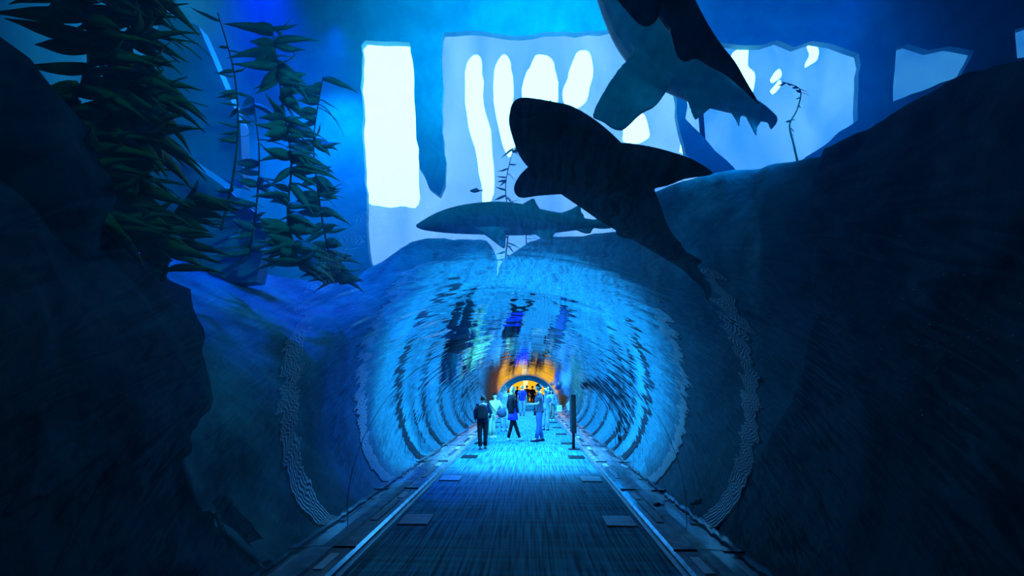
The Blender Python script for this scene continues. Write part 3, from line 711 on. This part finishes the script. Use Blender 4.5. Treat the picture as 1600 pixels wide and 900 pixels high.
def person(label, px, py, H, rz, pose={}, look=(0, -1, 0), skin='skin', hair='hair', hairlen=0, top='c_black', sleeve=1.0, legs='c_black', shoe='c_shoe',
           skirt=None, skirt_len=0.0, scarf=None, hat=None, loc=None, wide=1.0, coat=None, cat_='person', toes=None):
    d = ray(px, py); t = -CAM.z / d.z; g = CAM + d * t
    if loc: g = V(loc)
    root = empty('person', (g.x, g.y, 0.0), rz); tag(root, label, cat_)
    s = H / 1.75
    J = {k_: V(v) for k_, v in BASE.items()}
    J.update({k_: V(v) for k_, v in pose.items()})
    for k_ in J: J[k_] = J[k_] * s
    sk = ([], [], [])
    def add(p, r, par=None):
        sk[0].append(V(p)); sk[2].append(r * s)
        if par is not None: sk[1].append((par, len(sk[0]) - 1))
        return len(sk[0]) - 1
    pv = add(J['pelvis'], .115); wa = add(J['pelvis'].lerp(J['chest'], .5), .10, pv); ch = add(J['chest'], .12, wa)
    nb = add(J['neck'], .052, ch); add(J['neck'].lerp(J['head'], .5), .05, nb)
    for S in 'LR':
        a = add(J['sh' + S], .055, ch); b = add(J['sh' + S].lerp(J['el' + S], .5), .046, a); c = add(J['el' + S], .038, b)
        e = add(J['el' + S].lerp(J['wr' + S], .5), .033, c); w_ = add(J['wr' + S], .024, e)
        hand(sk, J['wr' + S], J['wr' + S] - J['el' + S], V((0, -1, 0.3)), s, w_)
        h = add(J['hi' + S], .085, pv); k1 = add(J['hi' + S].lerp(J['kn' + S], .5), .075, h); kn = add(J['kn' + S], .054, k1)
        cf = add(J['kn' + S].lerp(J['an' + S], .35), .053, kn); an = add(J['an' + S], .034, cf)
        fd = V(toes[S] if toes else (0, -1, 0)); add(J['an' + S] + (fd * .12 + V((0, 0, -.05))) * s, .03, an)
    me = bpy.data.meshes.new('b'); me.from_pydata([tuple(v) for v in sk[0]], sk[1], []); me.update()
    ob = bpy.data.objects.new('b', me); col.objects.link(ob)
    ob.modifiers.new('s', 'SKIN')
    for i, r in enumerate(sk[2]):
        sv = me.skin_vertices[0].data[i]; sv.radius = (r, r)
    me.skin_vertices[0].data[0].use_root = True
    sb = ob.modifiers.new('u', 'SUBSURF'); sb.levels = 1; sb.render_levels = 1
    dg = bpy.context.evaluated_depsgraph_get(); em = ob.evaluated_get(dg).to_mesh()
    bm = bmesh.new(); bm.from_mesh(em); bpy.data.objects.remove(ob)
    hc = J['head'] + V((0, 0, 0)); up = (J['head'] - J['neck']).normalized()
    if up.z < 0.6: up = (up + V((0, 0, 0.8))).normalized()
    fw = V(look)
    r_, f_, u_ = head_mesh(bm, hc, fw, up, s)
    link('body', bm, M[skin], root)
    # hair or scarf
    bm = bmesh.new()
    if scarf:
        rings = []
        for zz, a_, b_, yo in ((.135, .02, .02, -.01), (.125, .06, .07, -.012), (.08, .09, .105, -.015), (.0, .098, .105, -.022), (-.07, .09, .095, -.018), (-.12, .085, .085, .0), (-.17, .11, .095, .0), (-.26, .16, .12, .0), (-.33, .17, .125, 0)):
            rings.append(ering(hc + (u_ * zz + f_ * yo) * s, r_, f_, a_ * s, b_ * s, 18))
        vr = loft(bm, rings, False)
        bm.faces.new(vr[0])
        # face opening
        kill = [fc for fc in bm.faces if (fc.calc_center_median() - hc).dot(f_) > 0.055 * s and -0.085 * s < (fc.calc_center_median() - hc).dot(u_) < 0.075 * s and abs((fc.calc_center_median() - hc).dot(r_)) < 0.06 * s]
        bmesh.ops.delete(bm, geom=kill, context='FACES')
        o = link('headscarf', bm, M[scarf], root); sd = o.modifiers.new('t', 'SOLIDIFY'); sd.thickness = 0.008
    else:
        tmp = bmesh.new(); bmesh.ops.create_uvsphere(tmp, u_segments=20, v_segments=14, radius=1.0)
        for v in tmp.verts:
            x, y, z = v.co
            k_ = 1 + 0.05 * noise.noise(v.co * 4)
            v.co = hc + (r_ * x * .084 * k_ + f_ * (y * .103 * k_ - 0.010) + u_ * (z * .122 * k_ + 0.008)) * s
            q = v.co - hc
            if q.dot(f_) > 0.045 * s and q.dot(u_) < 0.055 * s: v.co -= f_ * 0.06 * s
            if q.dot(u_) < -0.05 * s and not hairlen: v.co += (u_ * 0.05 + f_ * 0.03) * s
        mp_ = {v: bm.verts.new(v.co) for v in tmp.verts}
        for fc in tmp.faces: bm.faces.new([mp_[v] for v in fc.verts])
        tmp.free()
        if hairlen:
            rings = []
            for i in range(7):
                q = i / 6
                rings.append(ering(hc + (u_ * (.05 - q * hairlen) - f_ * (.045 - .0 * q)) * s, r_, f_, (.088 + .02 * math.sin(q * 3)) * s * (1 - .25 * q), (.055 - 0.015 * q) * s, 14))
            loft(bm, rings)
        link('hair', bm, M[hair], root)
    # top
    bm = bmesh.new(); W = wide
    ax = (J['shL'] - J['shR']).normalized(); pe, chh, nk = J['pelvis'], J['chest'], J['neck']
    hipax = V((1, 0, 0))
    lowp = pe + (pe - chh).normalized() * 0.07 * s
    st = [(lowp, .175 * W, .135 * W), (pe, .17 * W, .13 * W), (pe.lerp(chh, .45), .155 * W, .12 * W), (chh, .185 * W, .13 * W), (chh.lerp(nk, .5), .19, .115), (chh.lerp(nk, .78), .13, .085), (nk + (nk - chh).normalized() * .01 * s, .066, .062)]
    rings = []
    pts = [p for p, _, _ in st]
    for i, (p, a_, b_) in enumerate(st):
        t_ = (pts[min(i + 1, len(pts) - 1)] - pts[max(i - 1, 0)]).normalized()
        u2 = (ax - t_ * ax.dot(t_)).normalized(); v2 = t_.cross(u2)
        rings.append(ering(p, u2, v2, a_ * s, b_ * s, 20, 2.3))
    loft(bm, rings)
    for S in 'LR':
        a, b, c = J['sh' + S], J['el' + S], J['wr' + S]
        inn = a.lerp(chh.lerp(nk, .5), .35)
        pl = [inn, a, a.lerp(b, .5), b] ; rr = [.07, .072, .062, .054]
        if sleeve > .6: pl += [b.lerp(c, .5), b.lerp(c, .95)]; rr += [.048, .042]
        elif sleeve <= .5: pl = [inn, a, a.lerp(b, .4), a.lerp(b, .75)]; rr = [.07, .072, .066, .064]
        tube(bm, pl, [q * s * (0.5 + 0.5 * W) for q in rr], 14)
    link('jacket' if sleeve > .6 else 'shirt', bm, M[top], root)
    # trousers
    bm = bmesh.new()
    for S in 'LR':
        a, b, c = J['hi' + S], J['kn' + S], J['an' + S]
        q = 1.0 if not skirt else 0.85
        tube(bm, [a.lerp(pe, .5) + V((0, 0, .04 * s)), a.lerp(b, .15), a.lerp(b, .6), b, b.lerp(c, .45), b.lerp(c, .95)], [x_ * s * q * (0.6 + 0.4 * W) for x_ in (.105, .105, .085, .072, .066, .058)], 14, hint=(1, 0, 0))
    tube(bm, [pe + V((0, 0, .06 * s)), pe, pe + V((0, 0, -.10 * s))], [(.16 * s * W, .12 * s * W), (.165 * s * W, .125 * s * W), (.13 * s, .11 * s)], 18, hint=(1, 0, 0))
    link('trousers', bm, M[legs], root)
    if skirt:
        bm = bmesh.new(); rings = []
        for q in range(6):
            z = q / 5
            rings.append(ering(chh.lerp(pe, min(1, z * 2)) + V((0, -.055 * s * (1 - z), -max(0, z - .5) * 2 * skirt_len * s)), V((1, 0, 0)), V((0, 1, 0)), (.15 + .045 * z) * s, (.12 + .04 * z) * s, 20))
        loft(bm, rings); link('dress', bm, M[skirt], root)
    for S in 'LR':
        bm = bmesh.new(); an = J['an' + S]; fd = V(toes[S] if toes else (0, -1, 0)).normalized(); sd_ = fd.cross(V((0, 0, 1)))
        rings = []; z0 = an.z - .085 * s
        for q, a_, h_ in ((-.075, .028, .05), (-.05, .038, .085), (0, .041, .09), (.06, .044, .065), (.12, .047, .05), (.165, .036, .04), (.185, .015, .022)):
            c = V((an.x, an.y, z0)) + fd * q * s
            rings.append([c + sd_ * a_ * s * x_ + V((0, 0, h_ * s * y_)) for x_, y_ in ((-1, 0), (-1, .45), (-.6, .95), (0, 1), (.6, .95), (1, .45), (1, 0), (.5, 0), (-.5, 0))])
        loft(bm, rings); link('shoe', bm, M[shoe], root)
    return root, J, s
def rel(root, p):
    return Matrix.Translation(root.location) @ Euler(root.rotation_euler).to_matrix().to_4x4() @ V(p)

# 1 boy with backpack, walking away
p1, J1, s1_ = person('person walking away in black clothes with a dark backpack', 754, 702, 1.44, R(180), dict(anL=(.07, .10, .09), anR=(-.08, -.10, .09), knR=(-.09, -.06, .5), elL=(.27, .02, 1.16), wrL=(.25, -.06, .96), elR=(-.27, .02, 1.16), wrR=(-.22, -.14, 1.02)),
    top='c_navy', legs='c_black', wide=1.15, skin='skin_dark')
bp = empty('backpack', (p1.location.x, p1.location.y, 0), R(180)); tag(bp, 'dark backpack worn by the person walking away in black', 'backpack')
bm = bmesh.new(); rings = []
for z, a_, b_ in ((.80, .10, .05), (.83, .145, .09), (.95, .155, .105), (1.08, .15, .10), (1.16, .12, .08), (1.19, .06, .04)): rings.append(ering(V((0, .205, z * 1.0)), V((1, 0, 0)), V((0, 1, 0)), a_, b_, 16, 3))
loft(bm, rings); link('bag_body', bm, M['c_black'], bp)
bm = bmesh.new(); box(bm, -.11, .11, .29, .325, .84, 1.0, bev=.015); link('pocket', bm, M['c_black'], bp)
for sg in (-1, 1):
    bm = bmesh.new(); tube(bm, [V((sg * .09, .13, 1.12)), V((sg * .10, .03, 1.225)), V((sg * .10, -.10, 1.17)), V((sg * .10, -.135, 1.02)), V((sg * .11, .0, .88)), V((sg * .1, .13, .87))], [(.008, .022)] * 6, 8); link('strap', bm, M['c_grey'], bp)
bm = bmesh.new(); tube(bm, [V((-.1, .11, 1.20)), V((0, .10, 1.215)), V((.1, .11, 1.20))], .012, 8); link('reflective_strip', bm, M['c_white'], bp)
# 2 bending figure in mint
person('person in a mint green shirt and pale trousers bending towards a round bag', 768, 684, 1.50, R(50), dict(chest=(0, -.16, 1.24), neck=(0, -.20, 1.43), head=(0.0, -.16, 1.59), shL=(.175, -.20, 1.37), shR=(-.175, -.12, 1.37), elL=(.2, -.36, 1.16), wrL=(.12, -.52, .98), elR=(-.2, -.32, 1.14), wrR=(-.12, -.50, .97),
    pelvis=(0, .04, .93), hiL=(.09, .03, .9), hiR=(-.09, .03, .9)), look=(0, -1, -.35), top='c_mint', legs='c_khaki', sleeve=.4, wide=1.05, shoe='c_white')
g2 = CAM + ray(768, 684) * (-CAM.z / ray(768, 684).z) + V((-.16, -.48, 0))
bm = bmesh.new(); bmesh.ops.create_uvsphere(bm, u_segments=20, v_segments=14, radius=.16)
for v in bm.verts: v.co = V((v.co.x, v.co.y * .7, v.co.z * .95)) * (1 + .05 * noise.noise(v.co * 8)) + V((g2.x + .52, g2.y + .05, .83))
rb = link('round_bag', bm, M['c_grey']); tag(rb, 'round grey-blue bag held in front by the person in mint green', 'bag')
bm = bmesh.new(); tube(bm, [V((g2.x + .42, g2.y + .05, .92)), V((g2.x + .46, g2.y + .05, 1.02)), V((g2.x + .56, g2.y + .05, 1.02)), V((g2.x + .60, g2.y + .05, .92))], .012, 8); link('handle', bm, M['c_grey'], rb)
# 3 white headscarf
person('person in a white headscarf and light clothes behind the mint green shirt', 788, 673, 1.70, R(20), dict(wrL=(.15, -.22, 1.08), elL=(.24, -.02, 1.14)), look=(.2, -1, 0), scarf='c_white', top='c_pale', legs='c_pale', shoe='c_pale')
# 4 woman in black cardigan and blue dress
person('fair-haired person in a black cardigan over a bright blue dress and black leggings', 801, 689, 1.68, R(125), dict(anL=(-.12, -.20, .09), knL=(-.01, -.10, .5), anR=(.08, .12, .09), knR=(0.0, .05, .5)), look=(.6, -1, .0), hair='blond', hairlen=.22, top='c_black', legs='c_black',
       skirt='c_blue', skirt_len=.28, shoe='c_pale', toes=dict(L=(0, -1, 0), R=(.5, -.8, 0)), wide=.95)
# 5 blue shirt
person('person in a bright blue shirt and grey trousers walking away in mid tunnel', 816, 650, 1.72, R(180), top='c_blue', sleeve=.4, legs='c_pale', hair='blond')
# 6 man with phone
p6, J6, s6 = person('person in a dark grey shirt and blue jeans looking at a phone', 843, 690, 1.76, R(-88), dict(elR=(-.22, -.03, 1.15), wrR=(-.14, -.28, 1.12), elL=(.22, -.03, 1.15), wrL=(.12, -.30, 1.13), anL=(.11, -.10, .09), anR=(-.11, .09, .09)), look=(.0, -1, -.25), top='c_grey', sleeve=.4, legs='c_jeans', shoe='c_navy', wide=1.08)
ph = rel(p6, V((0, -.42, 1.16)) * s6)
bm = bmesh.new(); box(bm, -.075, .075, -.04, .04, -.005, .005, bev=.003, mtx=Matrix.Translation(ph) @ Matrix.Rotation(R(-35), 4, 'Y')); po = link('phone', bm, M['dark']); tag(po, 'dark phone held by the person in blue jeans', 'phone')
bm = bmesh.new(); box(bm, -.066, .066, -.034, .034, .0052, .0065, mtx=Matrix.Translation(ph) @ Matrix.Rotation(R(-35), 4, 'Y')); link('screen', bm, M['teal'], po, False)
sb_ = empty('shoulder_bag', (p6.location.x, p6.location.y, 0), R(-88)); tag(sb_, 'black shoulder bag hanging at the hip of the person in blue jeans', 'bag')
bm = bmesh.new(); box(bm, -.29, -.20, -.16, .12, .78, 1.02, bev=.02); link('bag_body', bm, M['c_black'], sb_)
bm = bmesh.new(); tube(bm, [V((-.22, -.1, 1.0)), V((-.12, -.16, 1.2)), V((.08, -.14, 1.42)), V((.15, 0, 1.5)), V((.05, .13, 1.42)), V((-.14, .15, 1.2)), V((-.22, .08, 1.0))], [(.006, .02)] * 7, 8); link('strap', bm, M['c_black'], sb_)
# 7 behind him
person('person in a pale top half hidden behind the phone user', 853, 672, 1.60, R(-20), top='c_pale', sleeve=.4, legs='c_pale', hair='blond')
# 8 dark long hair, paper bag
p8, J8, s8 = person('person with long dark hair, pale sleeves and dark green trousers walking closer', 862, 657, 1.52, R(10), dict(elL=(.27, -.03, 1.15), wrL=(.33, -.12, .95), wrR=(.02, -.22, 1.0)), top='c_pale', sleeve=1, legs='c_olive', hairlen=.36, look=(.1, -1, 0), shoe='c_white')
bw = rel(p8, V((.37, -.14, .62)))
bm = bmesh.new(); box(bm, bw.x - .13, bw.x + .13, bw.y - .05, bw.y + .05, bw.z - .18, bw.z + .13, bev=.006); pb = link('paper_bag', bm, M['c_white'], None, False); tag(pb, 'white paper bag carried by the long-haired person on the right', 'bag')
bm = bmesh.new(); tube(bm, [bw + V((-.06, 0, .13)), bw + V((-.05, 0, .21)), bw + V((.05, 0, .21)), bw + V((.06, 0, .13))], .006, 6); link('handle', bm, M['c_pale'], pb)
# 9
person('dark-haired person in blue far back against the right wall', 858, 650, 1.70, R(0), top='c_jeans', legs='c_jeans', skin='skin')
# 10, 11, 12 in the orange room
person('person in a red and white top standing in the orange room', 0, 0, 1.74, R(15), loc=(-.02, 41.0, 0), top='c_red', sleeve=.4, legs='c_white')
person('person in dark clothes standing in the middle of the orange room', 0, 0, 1.70, R(-20), loc=(.42, 41.3, 0), top='c_navy', legs='c_red')
person('person in black left in the orange room behind the blue shirt', 0, 0, 1.66, R(0), loc=(-.75, 40.2, 0), top='c_black', legs='c_black')

# ------------------------------------------------------------------ stands
def stand(label, x, y, pole_h, pan_h, w_=.13):
    t = empty('sign_stand', (x, y, 0)); tag(t, label, 'stand')
    bm = bmesh.new(); box(bm, -.15, .15, -.17, .17, 0, .018, bev=.006); link('base_plate', bm, M['dark'], t, False)
    bm = bmesh.new(); tube(bm, [V((0, 0, .015)), V((0, 0, pole_h))], .04, 12); link('pole', bm, M['dark'], t)
    bm = bmesh.new(); box(bm, -w_ / 2, w_ / 2, -.30, .30, pole_h - .02, pan_h, bev=.012); link('sign_panel', bm, M['dark'], t, False)
    return t
stand('tall dark sign stand at the right edge of the walkway, seen edge-on', 1.37, 14.6, .46, 1.47)
stand('slim dark sign stand at the left edge behind the person in black', -1.36, 22.4, .5, 1.25, .07)

# ------------------------------------------------------------------ far end: arch and orange room
ar = ring('trim_6', TEND, TEND + 0.35, -0.22, 0.25, M['teal'], None, 0.0); tag(ar, kind='structure')
o = boxobj('floor', M['carpet'], None, -3.2, 3.2, TEND, 44, -0.12, 0.0); tag(o, kind='structure')
o = boxobj('wall_end', M['orange_wall'], None, -3.2, 3.2, 44, 44.2, 0, 3.6); tag(o, kind='structure')
for x0, x1 in ((-3.4, -3.2), (3.2, 3.4)):
    o = boxobj('wall_side', M['orange_wall'], None, x0, x1, TEND + .4, 44, 0, 3.6); tag(o, kind='structure')
o = boxobj('ceiling', M['orange_wall'], None, -3.4, 3.4, TEND + .4, 44, 3.6, 3.7); tag(o, kind='structure')
for x0, x1, z0, z1 in ((-3.4, -1.95, 0, 3.7), (1.95, 3.4, 0, 3.7), (-1.95, 1.95, 2.45, 3.7)):
    o = boxobj('wall_front', M['concrete'], None, x0, x1, TEND + .36, TEND + .5, z0, z1); tag(o, kind='structure')
bm = bmesh.new(); box(bm, -1.35, 2.0, 43.9, 43.97, .5, 2.9, bev=.02)
tag(link('light_wall', bm, M['orange_lamp'], None, False), 'glowing orange light wall at the far end of the tunnel', 'lamp')
bm = bmesh.new(); box(bm, -.35, .05, 43.8, 43.88, 1.3, 2.7, bev=.02)
tag(link('wall_lamp', bm, M['warm_lamp'], None, False), 'pale warm lamp in front of the orange light wall', 'lamp')
ba = empty('barrier', (0.0, 38.6, 0)); tag(ba, 'teal barrier with a thin dark rail across the end of the tunnel', 'barrier')
boxobj('base_panel', M['teal'], ba, -1.0, 1.0, -.06, .06, 0, .50, bev=.01)
boxobj('handrail', M['dark'], ba, -1.0, 1.0, -.03, .03, 1.20, 1.25, bev=.01)
for x in (-.97, 0, .97): boxobj('post', M['dark'], ba, x - .02, x + .02, -.02, .02, .5, 1.2)
def pointl(loc, pw, c, r=.3):
    d = bpy.data.lights.new('room_lamp', 'POINT'); d.energy = pw; d.color = c; d.shadow_soft_size = r
    o = bpy.data.objects.new('room_lamp', d); col.objects.link(o); o.location = loc
pointl((0, 42.5, 3.2), 30, (1, .6, .15))
pointl((-3.2, 24, 3.2), 260, (0.0, .2, 1.0)); pointl((3.2, 28, 3.2), 260, (0.0, .25, 1.0)); pointl((-3.2, 32, 3.0), 260, (0, .35, 1.0)); pointl((3.2, 20, 3.2), 260, (0.0, .25, 1.0))
